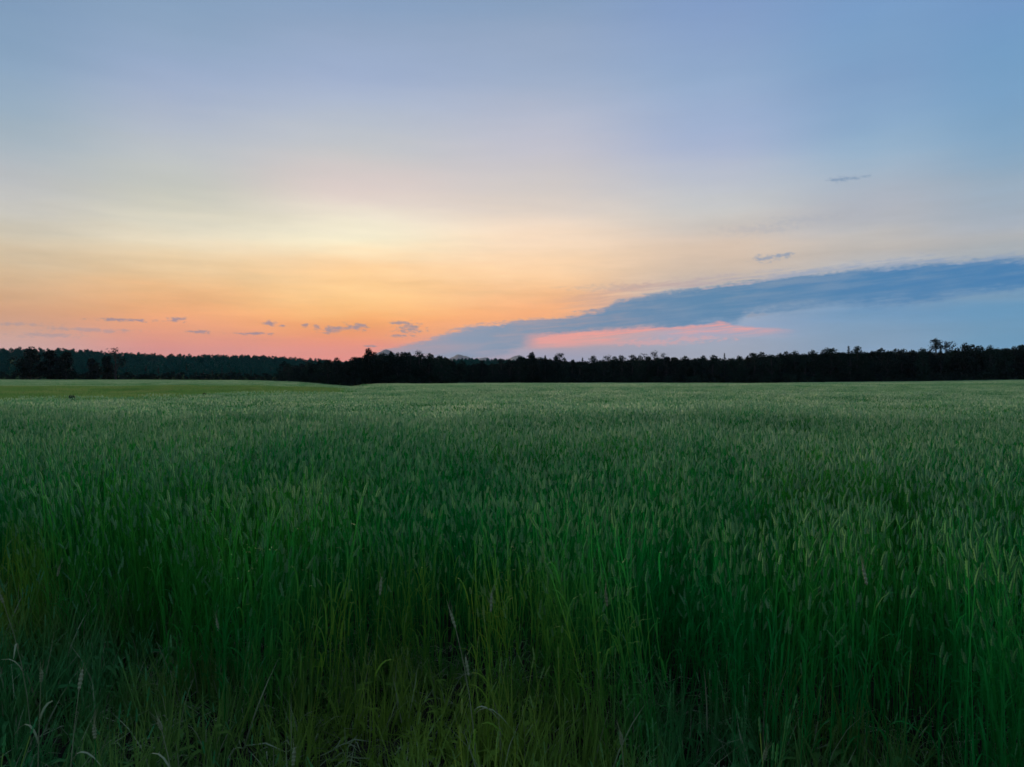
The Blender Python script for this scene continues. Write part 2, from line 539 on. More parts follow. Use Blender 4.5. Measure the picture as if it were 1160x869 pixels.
# ------------------------------------------------------------------ terrain
_ZP = np.array([(-400, 1.2), (0, 0.6), (260, 0.3), (330, -0.4), (385, -1.7), (410, -2.2), (455, -2.2), (520, -1.5), (600, -1.4), (850, -1.5), (1000, -0.8), (1160, 0.0), (1600, 0.6)])
_RIDGE = np.array([(-900, 395), (-200, 399), (0, 401.5), (90, 401.5), (130, 404.5), (300, 405.5), (350, 407), (385, 409), (450, 406), (520, 405.5), (600, 407), (700, 414), (800, 420), (1200, 424), (2600, 424)])


def ground_z(x, y):
    x = np.asarray(x, float); y = np.asarray(y, float)
    r = np.hypot(x, y)
    px = CX + F * np.tan(np.clip(np.arctan2(x, np.maximum(y, 1e-6)), -1.25, 1.25))
    fwd = smooth01(0, 30, y)
    zf = np.interp(px, _ZP[:, 0], _ZP[:, 1]) * smooth01(60, 330, r) * fwd
    zf += (vnoise(x / 38.0, y / 38.0, 3) - 0.5) * 0.35 * smooth01(12, 50, r)
    crest = (HY - np.interp(px, _RIDGE[:, 0], _RIDGE[:, 1])) / F * 900.0 + EYE - 11.0
    hill = np.maximum(crest, 0) * smooth01(580, 900, r) * (1 - smooth01(1150, 2000, r)) * fwd
    return zf + hill


azs = np.concatenate([np.linspace(-180, -56, 32)[:-1], np.linspace(-56, 56, 150), np.linspace(56, 180, 32)[1:]])
rs = np.concatenate([[0.02], np.linspace(0.6, 20, 30), np.geomspace(21, 24000, 82)])
AA, RR = np.meshgrid(np.radians(azs), rs)
gx, gy = np.sin(AA) * RR, np.cos(AA) * RR
gz = ground_z(gx, gy) + (vnoise(gx * 1.7, gy * 1.7, 9) - 0.5) * 0.08 * (1 - smooth01(6, 20, RR))
nr, na = RR.shape
verts = np.stack([gx, gy, gz], -1).reshape(-1, 3)
faces = [(i * na + j, (i + 1) * na + j, (i + 1) * na + j + 1, i * na + j + 1) for i in range(nr - 1) for j in range(na - 1)]
me = bpy.data.meshes.new('ground')
me.from_pydata(verts.tolist(), [], [f[::-1] for f in faces])
me.materials.append(ground_material())
me.polygons.foreach_set('use_smooth', [True] * len(me.polygons))
link(tag(bpy.data.objects.new('ground', me), kind='structure', label='dark soil and turf under the crop reaching to the horizon'))


def mountain(name, label, peaks, r0, px0, px1):
    """a far ridge built from its own slopes: foot, crest, foot"""
    pxs = np.linspace(px0, px1, 90)
    crest = np.zeros_like(pxs)
    for (p, y, hw) in peaks:
        h = (HY - y) / F * r0 + EYE
        crest = np.maximum(crest, h * np.exp(-(np.abs(pxs - p) / hw) ** 1.35 * 0.42))
    crest += ((vnoise(pxs / 7.0, pxs * 0, 4) - 0.5) * 40.0 + (vnoise(pxs / 2.2, pxs * 0, 14) - 0.5) * 22.0) * (crest > 100)
    rows = []
    for dr, k in ((-2600, 0.0), (-1700, 0.35), (-800, 0.72), (0, 1.0), (800, 0.7), (2400, 0.0)):
        rr = r0 + dr
        aa = np.arctan((pxs - CX) / F)
        z = crest * k + (vnoise(pxs / 9.0, pxs * 0 + dr, 8) - 0.5) * 45 * (0 < k < 1) - (2.0 if k == 0 else 0)
        rows.append(np.stack([np.sin(aa) * rr / np.cos(aa), np.full_like(aa, rr), z], -1))
    V = np.stack(rows)
    R_, C_ = V.shape[:2]
    fs = [(i * C_ + j, i * C_ + j + 1, (i + 1) * C_ + j + 1, (i + 1) * C_ + j) for i in range(R_ - 1) for j in range(C_ - 1)]
    me = bpy.data.meshes.new(name)
    me.from_pydata(V.reshape(-1, 3).tolist(), [], fs)
    me.materials.append(M_MOUNT)
    me.polygons.foreach_set('use_smooth', [True] * len(fs))
    return link(tag(bpy.data.objects.new(name, me), label=label, kind='structure'))


M_MOUNT = plain_material('far_wooded_slope', (0.015, 0.03, 0.04), (0.03, 0.05, 0.055), 0.001)
mountain('mountain', 'rounded blue mountain behind the middle clump of trees', [(437, 395.5, 22), (460, 400.5, 26)], 20000, 340, 540)
mountain('mountain', 'low blue hill to the right of the rounded mountain', [(521, 401.5, 24), (548, 405, 24)], 20600, 440, 640)
mountain('mountain', 'faint blue hill just left of the pink cloud', [(588, 402.5, 22), (612, 405, 20)], 21200, 510, 700)
mountain('mountain', 'pale blue ridge at the left end of the horizon', [(-30, 393, 60), (10, 398, 14)], 20000, -200, 60)

# ------------------------------------------------------------------ scatter by geometry nodes (for stuff only)
def scatter(name, pts, rot, scl, vid, protos, **tags):
    me = bpy.data.meshes.new(name)
    me.from_pydata(np.asarray(pts).tolist(), [], [])
    a = me.attributes.new('rot', 'FLOAT_VECTOR', 'POINT'); a.data.foreach_set('vector', np.asarray(rot, np.float32).ravel())
    a = me.attributes.new('scl', 'FLOAT_VECTOR', 'POINT'); a.data.foreach_set('vector', np.asarray(scl, np.float32).ravel())
    a = me.attributes.new('vid', 'INT', 'POINT'); a.data.foreach_set('value', np.asarray(vid, np.int32))
    ob = link(tag(bpy.data.objects.new(name, me), kind='stuff', **tags))
    ng = bpy.data.node_groups.new(name + '_scatter', 'GeometryNodeTree')
    ng.interface.new_socket('Geometry', in_out='INPUT', socket_type='NodeSocketGeometry')
    ng.interface.new_socket('Geometry', in_out='OUTPUT', socket_type='NodeSocketGeometry')
    N, L = ng.nodes, ng.links
    gi, go = N.new('NodeGroupInput'), N.new('NodeGroupOutput')
    join = N.new('GeometryNodeJoinGeometry')

    def attr(nm, ty):
        n = N.new('GeometryNodeInputNamedAttribute'); n.data_type = ty; n.inputs['Name'].default_value = nm
        return n.outputs['Attribute']
    ar, as_, av = attr('rot', 'FLOAT_VECTOR'), attr('scl', 'FLOAT_VECTOR'), attr('vid', 'INT')
    e2r = N.new('FunctionNodeEulerToRotation')
    L.new(ar, e2r.inputs[0])
    for i, p in enumerate(protos):
        cmp_ = N.new('FunctionNodeCompare'); cmp_.data_type = 'INT'; cmp_.operation = 'EQUAL'
        L.new(av, cmp_.inputs[2]); cmp_.inputs[3].default_value = i
        oi = N.new('GeometryNodeObjectInfo'); oi.inputs['Object'].default_value = p
        oi.inputs['As Instance'].default_value = False
        ip = N.new('GeometryNodeInstanceOnPoints')
        L.new(gi.outputs[0], ip.inputs['Points']); L.new(cmp_.outputs[0], ip.inputs['Selection'])
        L.new(oi.outputs['Geometry'], ip.inputs['Instance'])
        L.new(e2r.outputs[0], ip.inputs['Rotation']); L.new(as_, ip.inputs['Scale'])
        L.new(ip.outputs[0], join.inputs[0])
    L.new(join.outputs[0], go.inputs[0])
    md = ob.modifiers.new('scatter', 'NODES')
    md.node_group = ng
    return ob


def proto(mb, name, mats):
    return bpy.data.objects.new(name, mb.mesh(name, mats))       # not linked: only a source for the scatter


# ------------------------------------------------------------------ wheat
R = random.Random(3)


def stalk(mb, bx, by, h, detail=2, wmul=1.0):
    az = R.uniform(0, 6.283)
    lean = R.uniform(0.01, 0.15) * h
    lx, ly = math.cos(az) * lean, math.sin(az) * lean
    P = lambda t: (bx + lx * t * t, by + ly * t * t, h * t)
    s = R.uniform(0, 6.283)
    side = (math.cos(s), math.sin(s), 0)
    nseg = 4 if detail == 2 else 2
    mb.ribbon([P(i / nseg) for i in range(nseg + 1)], [0.0036 * wmul] * (nseg + 1), side, 0)
    for k in range(R.choice((2, 3, 3)) if detail == 2 else 2):
        t0 = R.uniform(0.12, 0.82)
        p0 = P(t0)
        a = R.uniform(0, 6.283)
        L = R.uniform(0.10, 0.22)
        up = R.uniform(0.8, 1.25)
        dx, dy = math.cos(a), math.sin(a)
        n = 4 if detail == 2 else 2
        pts, ws = [], []
        for i in range(n + 1):
            u = i / n
            out = L * (0.16 * u + 0.34 * u * u)
            pts.append((p0[0] + dx * out, p0[1] + dy * out, p0[2] + L * up * (u - 0.40 * u * u * u)))
            ws.append(wmul * 0.0078 * (0.7 + 0.6 * u - 1.15 * u * u * u) + 0.0008)
        mb.ribbon(pts, ws, (-dy, dx, R.uniform(-0.3, 0.3)), 0)
    # ear, nodding a little
    top = np.array(P(1.0))
    d = np.array((lx * 2.2 + R.uniform(-.03, .03), ly * 2.2 + R.uniform(-.03, .03), h * R.uniform(0.35, 0.9)))
    d /= np.linalg.norm(d)
    EL = R.uniform(0.04, 0.075)
    if detail == 2:
        us = (0, 0.12, 0.2, 0.32, 0.4, 0.52, 0.6, 0.72, 0.8, 0.92, 1.0)
        ws = (0.003, 0.013, 0.008, 0.015, 0.009, 0.015, 0.009, 0.013, 0.007, 0.007, 0.002)
        for k in range(3):
            q = s + k * 1.047
            mb.ribbon([top + d * EL * u for u in us], ws, (math.cos(q), math.sin(q), 0), 1)
        for k in range(R.choice((0, 0, 3))):
            b = top + d * EL * R.uniform(0.3, 1.0)
            q = R.uniform(0, 6.283)
            tip = b + d * R.uniform(0.02, 0.045) + np.array((math.cos(q), math.sin(q), 0)) * R.uniform(0.008, 0.03)
            mb.ribbon([b, tip], [0.0013, 0.0006], (math.sin(q), -math.cos(q), 0), 1)
    else:
        for k in range(2):
            q = s + k * 1.571
            mb.ribbon([top, top + d * EL * 0.45, top + d * EL * 1.1], [0.005 * wmul, 0.019 * wmul, 0.002], (math.cos(q), math.sin(q), 0), 1)


near_protos, mid_protos, far_protos = [], [], []
for i in range(9):
    mb = MB()
    for k in range(26):
        rr, aa = 0.18 * math.sqrt(R.random()), R.uniform(0, 6.283)
        stalk(mb, rr * math.cos(aa), rr * math.sin(aa), 1.06 - 0.50 * R.random() ** 1.4)
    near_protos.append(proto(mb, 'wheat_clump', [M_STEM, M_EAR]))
for i in range(5):
    mb = MB()
    for k in range(210):
        stalk(mb, R.uniform(-.62, .62), R.uniform(-.62, .62), 1.07 - 0.42 * R.random() ** 1.4, 1, 1.35)
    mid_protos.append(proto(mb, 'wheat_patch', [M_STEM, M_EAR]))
for i in range(4):
    mb = MB()
    for k in range(750):
        bx, by, h = R.uniform(-2.7, 2.7), R.uniform(-2.7, 2.7), 1.08 - 0.36 * R.random() ** 1.5
        a = R.uniform(0, 6.283)
        for j in range(2):
            a2 = a + j * 1.571
            mb.ribbon([(bx, by, 0.25), (bx + R.uniform(-.06, .06), by + R.uniform(-.06, .06), h)], [0.05, 0.02], (math.cos(a2), math.sin(a2), 0), 0)
            mb.ribbon([(bx, by, h - 0.06), (bx, by, h + 0.03), (bx + .02, by, h + 0.12)], [0.02, 0.045, 0.01], (math.cos(a2), math.sin(a2), 0), 1)
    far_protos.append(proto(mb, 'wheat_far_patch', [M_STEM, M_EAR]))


def edge_y(x):
    """where the standing crop begins in front of the camera"""
    x = np.asarray(x, float)
    e = np.where(x < 0, 3.35 - 0.42 * x, 3.35 - 0.36 * x)
    return np.maximum(e, 1.9) + (vnoise(x * 1.6, x * 0 + 0.5, 21) - 0.5) * 0.7


def crop_mask(x, y):
    """True where the wheat stands: a strip of meadow opens on the left beyond about thirty metres"""
    x = np.asarray(x, float); y = np.asarray(y, float)
    near_edge = 23.0 + np.clip(x + 20.0, 0, 40) * 1.2 + (vnoise(x / 6.0, x * 0, 5) - 0.5) * 3.0 + (vnoise(x * 1.3, y * 1.3, 15) - 0.5) * 5.0
    flank = -1.0 - 0.16 * y + (vnoise(y / 9.0, y * 0 + 3, 6) - 0.5) * 2 + (vnoise(x / 3, y / 3, 16) - 0.5) * 4
    meadow = (y > near_edge) & (x < flank)
    return ~meadow


def jitter_grid(x0, x1, y0, y1, s, rg):
    xs, ys = np.meshgrid(np.arange(x0, x1, s), np.arange(y0, y1, s))
    xs = xs.ravel() + rg.uniform(-.5, .5, xs.size) * s
    ys = ys.ravel() + rg.uniform(-.5, .5, ys.size) * s
    return xs, ys


P_, Rt, Sc, Vi = [], [], [], []


def emit(xs, ys, zs, scales, nvar, base, tilt=0.08):
    n = len(xs)
    P_.append(np.stack([xs, ys, zs], -1))
    Rt.append(np.stack([rng.normal(0, tilt, n), rng.normal(0, tilt, n), rng.uniform(0, 6.283, n)], -1))
    Sc.append(scales)
    Vi.append(rng.integers(0, nvar, n) + base)


fov = lambda x, y, m: np.abs(x) < y * 0.82 + m
# near clumps
xs, ys = jitter_grid(-16, 16, 1.5, 14.5, 0.235, rng)
thin = vnoise(xs * 2.6, ys * 2.6, 31)
frontd = ys - edge_y(xs)
k = (frontd > 0) & fov(xs, ys, 2.0) & (rng.random(xs.size) > np.where(frontd < 0.9, 0.85 - 1.15 * thin, 0.06)) & ~((np.abs(xs + 0.29) < 0.13) & (ys < 4.2))
xs, ys = xs[k], ys[k]
hs = 0.84 + 0.20 * vnoise(xs / 2.2, ys / 2.2, 41) + 0.12 * vnoise(xs / 0.6, ys / 0.6, 42) + rng.normal(0, 0.045, xs.size)
emit(xs, ys, ground_z(xs, ys), np.stack([hs, hs, hs], -1), 9, 0)
# middle patches
xs, ys = jitter_grid(-60, 60, 14.2, 58, 0.95, rng)
k = fov(xs, ys, 4) & crop_mask(xs, ys)
xs, ys = xs[k], ys[k]
hs = 0.86 + 0.20 * vnoise(xs / 2.2, ys / 2.2, 41) + 0.06 * vnoise(xs / 9, ys / 9, 46) + rng.normal(0, 0.025, xs.size)
emit(xs, ys, ground_z(xs, ys), np.stack([np.ones_like(hs), np.ones_like(hs), hs], -1), 5, 9, 0.02)
# far patches
xs, ys = jitter_grid(-400, 400, 58, 430, 4.1, rng)
k = fov(xs, ys, 8) & crop_mask(xs, ys) & (np.hypot(xs, ys) < 440)
xs, ys = xs[k], ys[k]
hs = 0.90 + 0.18 * vnoise(xs / 14, ys / 14, 43) + rng.normal(0, 0.015, xs.size)
emit(xs, ys, ground_z(xs, ys), np.stack([np.ones_like(hs), np.ones_like(hs), hs], -1), 4, 14, 0.005)
# another grain field beyond the meadow strip on the left
xs, ys = jitter_grid(-480, 20, 112, 560, 4.1, rng)
k = fov(xs, ys, 8) & ~crop_mask(xs, ys) & (ys > 128 + (vnoise(xs / 9, ys / 9, 61) - 0.5) * 26) & (np.hypot(xs, ys) < 560)
xs, ys = xs[k], ys[k]
hs = 0.20 + 0.10 * vnoise(xs / 14, ys / 14, 44) + 0.25 * smooth01(130, 240, ys)
emit(xs, ys, ground_z(xs, ys), np.stack([np.ones_like(hs), np.ones_like(hs), hs], -1), 4, 14, 0.005)
scatter('wheat_field', np.concatenate(P_), np.concatenate(Rt), np.concatenate(Sc), np.concatenate(Vi), near_protos + mid_protos + far_protos,
        label='tall green wheat with pale ears covering the whole field', category='wheat')

# ------------------------------------------------------------------ meadow strip
P_, Rt, Sc, Vi = [], [], [], []
hay_protos = []
for i in range(3):
    mb = MB()
    for k in range(420):
        bx, by = R.uniform(-1.1, 1.1), R.uniform(-1.1, 1.1)
        a, h = R.uniform(0, 6.283), 0.08 + 0.30 * R.random() ** 2.5
        mb.ribbon([(bx, by, 0), (bx + R.uniform(-.08, .08), by + R.uniform(-.08, .08), h)], [0.035, 0.01], (math.cos(a), math.sin(a), 0), 0)
    hay_protos.append(proto(mb, 'meadow_patch', [M_HAY]))
xs, ys = jitter_grid(-150, 10, 20, 135, 1.75, rng)
k = fov(xs, ys, 6) & ~crop_mask(xs, ys)
xs, ys = xs[k], ys[k]
hs = 0.5 + 0.9 * vnoise(xs / 5, ys / 9, 45) + 0.5 * vnoise(xs / 1.9, ys / 1.9, 47)
emit(xs, ys, ground_z(xs, ys), np.stack([np.ones_like(hs), np.ones_like(hs), hs], -1), 3, 0, 0.01)
scatter('meadow_grass', np.concatenate(P_), np.concatenate(Rt), np.concatenate(Sc), np.concatenate(Vi), hay_protos,
        label='bright green strip of short meadow grass beyond the wheat', category='grass')

# ------------------------------------------------------------------ weeds along the field edge
weed_protos = []
for i in range(8):
    mb = MB()
    for k in range(30):
        a = R.uniform(0, 6.283)
        rr = 0.09 * math.sqrt(R.random())
        bx, by = rr * math.cos(a * 3), rr * math.sin(a * 3)
        L = R.uniform(0.18, 0.48)
        dx, dy = math.cos(a), math.sin(a)
        sp = R.uniform(0.1, 0.55)
        pts, ws = [], []
        for j in range(5):
            u = j / 4
            pts.append((bx + dx * L * sp * u * u, by + dy * L * sp * u * u, L * (u - 0.32 * sp * u ** 3)))
            ws.append(0.0075 * (1 - u ** 2.2) + 0.0008)
        mb.ribbon(pts, ws, (-dy, dx, R.uniform(-.2, .2)), 1 if R.random() < 0.07 else 0)
    for k in range(R.choice((0, 1, 2, 4))):
        a = R.uniform(0, 6.283); h = R.uniform(0.35, 0.6); l = R.uniform(0.02, 0.16)
        dx, dy = math.cos(a) * l, math.sin(a) * l
        mb.ribbon([(0, 0, 0), (dx * .3, dy * .3, h * .55), (dx, dy, h)], [0.003] * 3, (-math.sin(a), math.cos(a), 0), 0)
        top = np.array((dx, dy, h)); d = np.array((dx * 1.4, dy * 1.4, h * .6)); d /= np.linalg.norm(d)
        for q in (0.0, 1.05, 2.1):
            mb.ribbon([top + d * u for u in (0, .01, .018, .028, .036, .046, .058)], (.001, .008, .004, .009, .004, .007, .001), (math.cos(a + q), math.sin(a + q), 0), 2)
    for k in range(R.choice((0, 3, 6))):                      # broad leaves low down
        a = R.uniform(0, 6.283); L = R.uniform(0.06, 0.13); z = R.uniform(0.03, 0.2)
        dx, dy = math.cos(a), math.sin(a)
        mb.ribbon([(0, 0, z * .5), (dx * L * .5, dy * L * .5, z + .02), (dx * L, dy * L, z + .02), (dx * L * 1.4, dy * L * 1.4, z - .01)], [0.004, 0.026, 0.024, 0.002], (-dy, dx, 0), 0)
    weed_protos.append(proto(mb, 'weed_tuft', [M_WEED, M_STRAW, M_EAR]))
for i in range(2):                                            # dead straw lying on the soil
    mb = MB()
    for k in range(14):
        a, L = R.uniform(0, 6.283), R.uniform(0.05, 0.17)
        bx, by, bz = R.uniform(-.1, .1), R.uniform(-.1, .1), R.uniform(0.0, 0.05)
        mb.ribbon([(bx, by, bz), (bx + math.cos(a) * L * .5, by + math.sin(a) * L * .5, bz + 0.02), (bx + math.cos(a) * L, by + math.sin(a) * L, bz + R.uniform(-.01, .05))],
                  [0.004, 0.006, 0.002], (-math.sin(a) * .6, math.cos(a) * .6, 0.6), 0 if R.random() < 0.45 else 1)
    weed_protos.append(proto(mb, 'straw_litter', [M_WEED, M_STRAW]))
P_, Rt, Sc, Vi = [], [], [], []
xs, ys = jitter_grid(-7, 6, -1.5, 7.5, 0.15, rng)
thin = vnoise(xs * 1.9, ys * 1.9, 51)
k = (ys < edge_y(xs) + 0.5) & (np.hypot(xs, ys) > 0.7) & (rng.random(xs.size) > 0.72 - 0.85 * thin) & ~((np.abs(xs + 0.29) < 0.05) & (ys > 3.0))
xs, ys = xs[k], ys[k]
sc = 0.40 + 0.55 * vnoise(xs * 1.3, ys * 1.3, 53) + 0.40 * smooth01(-1.9, -2.5, xs) * (ys > 2.2) + 0.15 * smooth01(-0.8, 0.2, xs)
sc *= rng.uniform(0.75, 1.2, xs.size)
emit(xs, ys, ground_z(xs, ys) - 0.01, np.stack([sc, sc, sc], -1), 8, 0, 0.16)
xs, ys = jitter_grid(-6, 5, 1.2, 6.0, 0.105, rng)
k = (ys < edge_y(xs) + 0.9) & (rng.random(xs.size) < 0.7)
xs, ys = xs[k], ys[k]
sc = rng.uniform(0.16, 0.42, xs.size)
emit(xs, ys, ground_z(xs, ys) - 0.01, np.stack([sc * 1.5, sc * 1.5, sc], -1), 8, 0, 0.35)
xs, ys = jitter_grid(-6, 5, 1.2, 6.0, 0.16, rng)
k = (ys < edge_y(xs) + 1.2) & (rng.random(xs.size) < 0.8)
xs, ys = xs[k], ys[k]
sc = rng.uniform(0.6, 1.3, xs.size)
emit(xs, ys, ground_z(xs, ys) + 0.01, np.stack([sc, sc, sc], -1), 2, 8, 0.08)
scatter('edge_weeds', np.concatenate(P_), np.concatenate(Rt), np.concatenate(Sc), np.concatenate(Vi), weed_protos,
        label='low tangled weeds and grass on the bare soil before the wheat', category='weeds')


# ------------------------------------------------------------------ trees (unit models: one metre tall, scaled where they stand)
def leaf_quads(mb, pts, size, mi=0, flat=0.0):
    for p in pts:
        a = np.random.default_rng(int(abs(p[0] * 7919 + p[1] * 104729 + p[2] * 1299709) * 1000) & 0x7fffffff)
        n = a.normal(size=3); n[2] = n[2] * (1 - flat) + flat * 1.5; n /= np.linalg.norm(n)
        t = np.cross(n, a.normal(size=3)); t /= np.linalg.norm(t)
        b = np.cross(n, t)
        s = size * a.uniform(0.55, 1.3)
        c = np.array(p)
        mb.add([tuple(c - t * s), tuple(c - b * s * .6), tuple(c + t * s), tuple(c + b * s * .7)], [(0, 1, 2, 3)], mi)


def broadleaf(seed, low=0.06, width=0.30, nlobes=15, leaves=1500, size=0.021, gap=0.0, top_heavy=0.0):
    g = np.random.default_rng(seed)
    lobes = []
    for i in range(nlobes):
        u = (i + g.uniform(0, 1)) / nlobes
        z = low + 0.08 + (0.86 - low) * u
        env = math.sin(math.pi * min(max((u * (0.9 - top_heavy) + 0.12 + top_heavy * .3), 0), 1)) ** 0.7
        rr = width * env * g.uniform(0.25, 0.8)
        a = g.uniform(0, 6.283)
        lobes.append((rr * math.cos(a), rr * math.sin(a), z, width * g.uniform(0.28, 0.5) * (0.55 + 0.45 * env)))
    lobes.append((0, 0, 0.88, width * 0.36))
    crown = MB()
    pts = []
    w = np.array([l[3] ** 2 for l in lobes]); w /= w.sum()
    for i in g.choice(len(lobes), leaves, p=w):
        lx, ly, lz, lr = lobes[i]
        d = g.normal(size=3); d /= np.linalg.norm(d)
        rad = lr * g.uniform(0.45, 1.08)
        p = (lx + d[0] * rad, ly + d[1] * rad, lz + d[2] * rad * 0.8)
        if p[2] < 0.015 or p[2] > 1.02:
            continue
        if gap and vnoise(p[0] * 14 + seed, p[2] * 14 + p[1] * 9, seed) < gap:
            continue
        pts.append(p)
    leaf_quads(crown, pts, size)
    trunk = MB()
    lean = g.normal(0, 0.015, 2)
    trunk.tube([(0, 0, -0.02), (lean[0], lean[1], 0.2), (lean[0] * 2, lean[1] * 2, 0.5), (lean[0] * 2, lean[1] * 3, 0.85)], [0.024, 0.018, 0.011, 0.002], 6)
    for lx, ly, lz, lr in lobes:
        z0 = max(0.08, lz * g.uniform(0.45, 0.75))
        trunk.tube([(lean[0] * 2 * z0, lean[1] * 2 * z0, z0), (lx * .55, ly * .55, (z0 + lz) / 2 + .02), (lx, ly, lz)], [0.008, 0.005, 0.0015], 4)
    return crown, trunk


def conifer(seed, low=0.05, width=0.16, size=0.016, layers=22):
    g = np.random.default_rng(seed)
    crown, trunk = MB(), MB()
    trunk.tube([(0, 0, -0.02), (0, 0, 0.5), (0, 0, 0.99)], [0.018, 0.011, 0.002], 6)
    pts = []
    for i in range(layers):
        u = i / (layers - 1)
        z = low + (0.95 - low) * u
        for b in range(7):
            a = g.uniform(0, 6.283)
            L = width * (1 - u) ** 0.85 * g.uniform(0.55, 1.15) + 0.012
            for s in np.linspace(0.15, 1, 8):
                pts.append((math.cos(a) * L * s + g.normal(0, .006), math.sin(a) * L * s + g.normal(0, .006), z - 0.10 * L * s * 3 + g.normal(0, .006)))
            if i % 3 == 0:
                trunk.tube([(0, 0, z), (math.cos(a) * L * .9, math.sin(a) * L * .9, z - .27 * L)], [0.004, 0.001], 4)
    leaf_quads(crown, [p for p in pts if 0.01 < p[2] < 1.02], size, 0, 0.3)
    return crown, trunk


def tall_pine(seed):
    """bare trunk under a small rounded head"""
    g = np.random.default_rng(seed)
    crown, trunk = MB(), MB()
    trunk.tube([(0, 0, -0.02), (0.004, 0, 0.4), (0.0, 0.004, 0.7), (0.006, 0, 0.97)], [0.022, 0.019, 0.014, 0.004], 6)
    for zz, aa in ((0.52, 0.4), (0.58, 2.9), (0.63, 4.6), (0.67, 1.5)):
        trunk.tube([(0, 0, zz), (math.cos(aa) * .045, math.sin(aa) * .045, zz + .02)], [0.006, 0.002], 4)
    pts = []
    for i in range(11):
        z = g.uniform(0.72, 0.97); a = g.uniform(0, 6.283); L = 0.15 * math.sin(math.pi * min(1, (1.02 - z) / 0.34)) ** .6 * g.uniform(.4, 1.0)
        c = np.array((math.cos(a) * L, math.sin(a) * L, z))
        trunk.tube([(0, 0, z - .05), tuple(c)], [0.004, 0.001], 4)
        for k in range(60):
            pts.append(tuple(c + g.normal(0, 1, 3) * (0.036, 0.036, 0.022)))
    leaf_quads(crown, pts, 0.015)
    return crown, trunk


TREE_KINDS = {}


def reg(kind, makers, mat):
    out = []
    for c, t in makers:
        out.append((c.mesh(kind + '_crown', [mat]), t.mesh(kind + '_trunk', [M_BARK], True)))
    TREE_KINDS[kind] = out


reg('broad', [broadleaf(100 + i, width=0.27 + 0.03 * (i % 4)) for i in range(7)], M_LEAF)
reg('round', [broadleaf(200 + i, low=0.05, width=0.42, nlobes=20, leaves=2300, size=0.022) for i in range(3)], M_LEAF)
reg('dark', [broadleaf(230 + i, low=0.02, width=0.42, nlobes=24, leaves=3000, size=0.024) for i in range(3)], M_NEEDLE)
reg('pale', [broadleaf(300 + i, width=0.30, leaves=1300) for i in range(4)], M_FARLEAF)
reg('open', [broadleaf(400 + i, low=0.30, width=0.30, nlobes=9, leaves=900, size=0.016, gap=0.42, top_heavy=.1) for i in range(4)], M_LEAF)
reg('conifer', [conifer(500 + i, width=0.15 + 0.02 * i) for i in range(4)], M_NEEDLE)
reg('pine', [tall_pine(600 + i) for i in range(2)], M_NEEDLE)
NAMES = {'dark': 'broadleaf_tree', 'broad': 'broadleaf_tree', 'round': 'broadleaf_tree', 'pale': 'broadleaf_tree', 'open': 'broadleaf_tree', 'conifer': 'conifer_tree', 'pine': 'pine_tree'}
TR = random.Random(77)


def plant_tree(kind, px, top_y, dist, wide, label, group=None):
    """a tree rooted on the ground at that bearing and distance; its height follows from where its top stands"""
    y = dist
    x = (px - CX) / F * y
    z = float(ground_z(x, y))
    h = (HY - top_y) / F * y + EYE - z
    crown_me, trunk_me = TR.choice(TREE_KINDS[kind])
    root = bpy.data.objects.new(NAMES[kind], None)
    root.empty_display_size = 0.5
    root.location = (x, y, z)
    root.rotation_euler = (0, 0, TR.uniform(0, 6.283))
    root.scale = (h * wide, h * wide, h)
    COL.objects.link(root)
    tag(root, label, 'tree', group)
    link(bpy.data.objects.new('crown', crown_me), root)
    link(bpy.data.objects.new('trunk', trunk_me), root)
    return root


def prof(pts):
    p = np.array(pts, float)
    return lambda v: float(np.interp(v, p[:, 0], p[:, 1]))


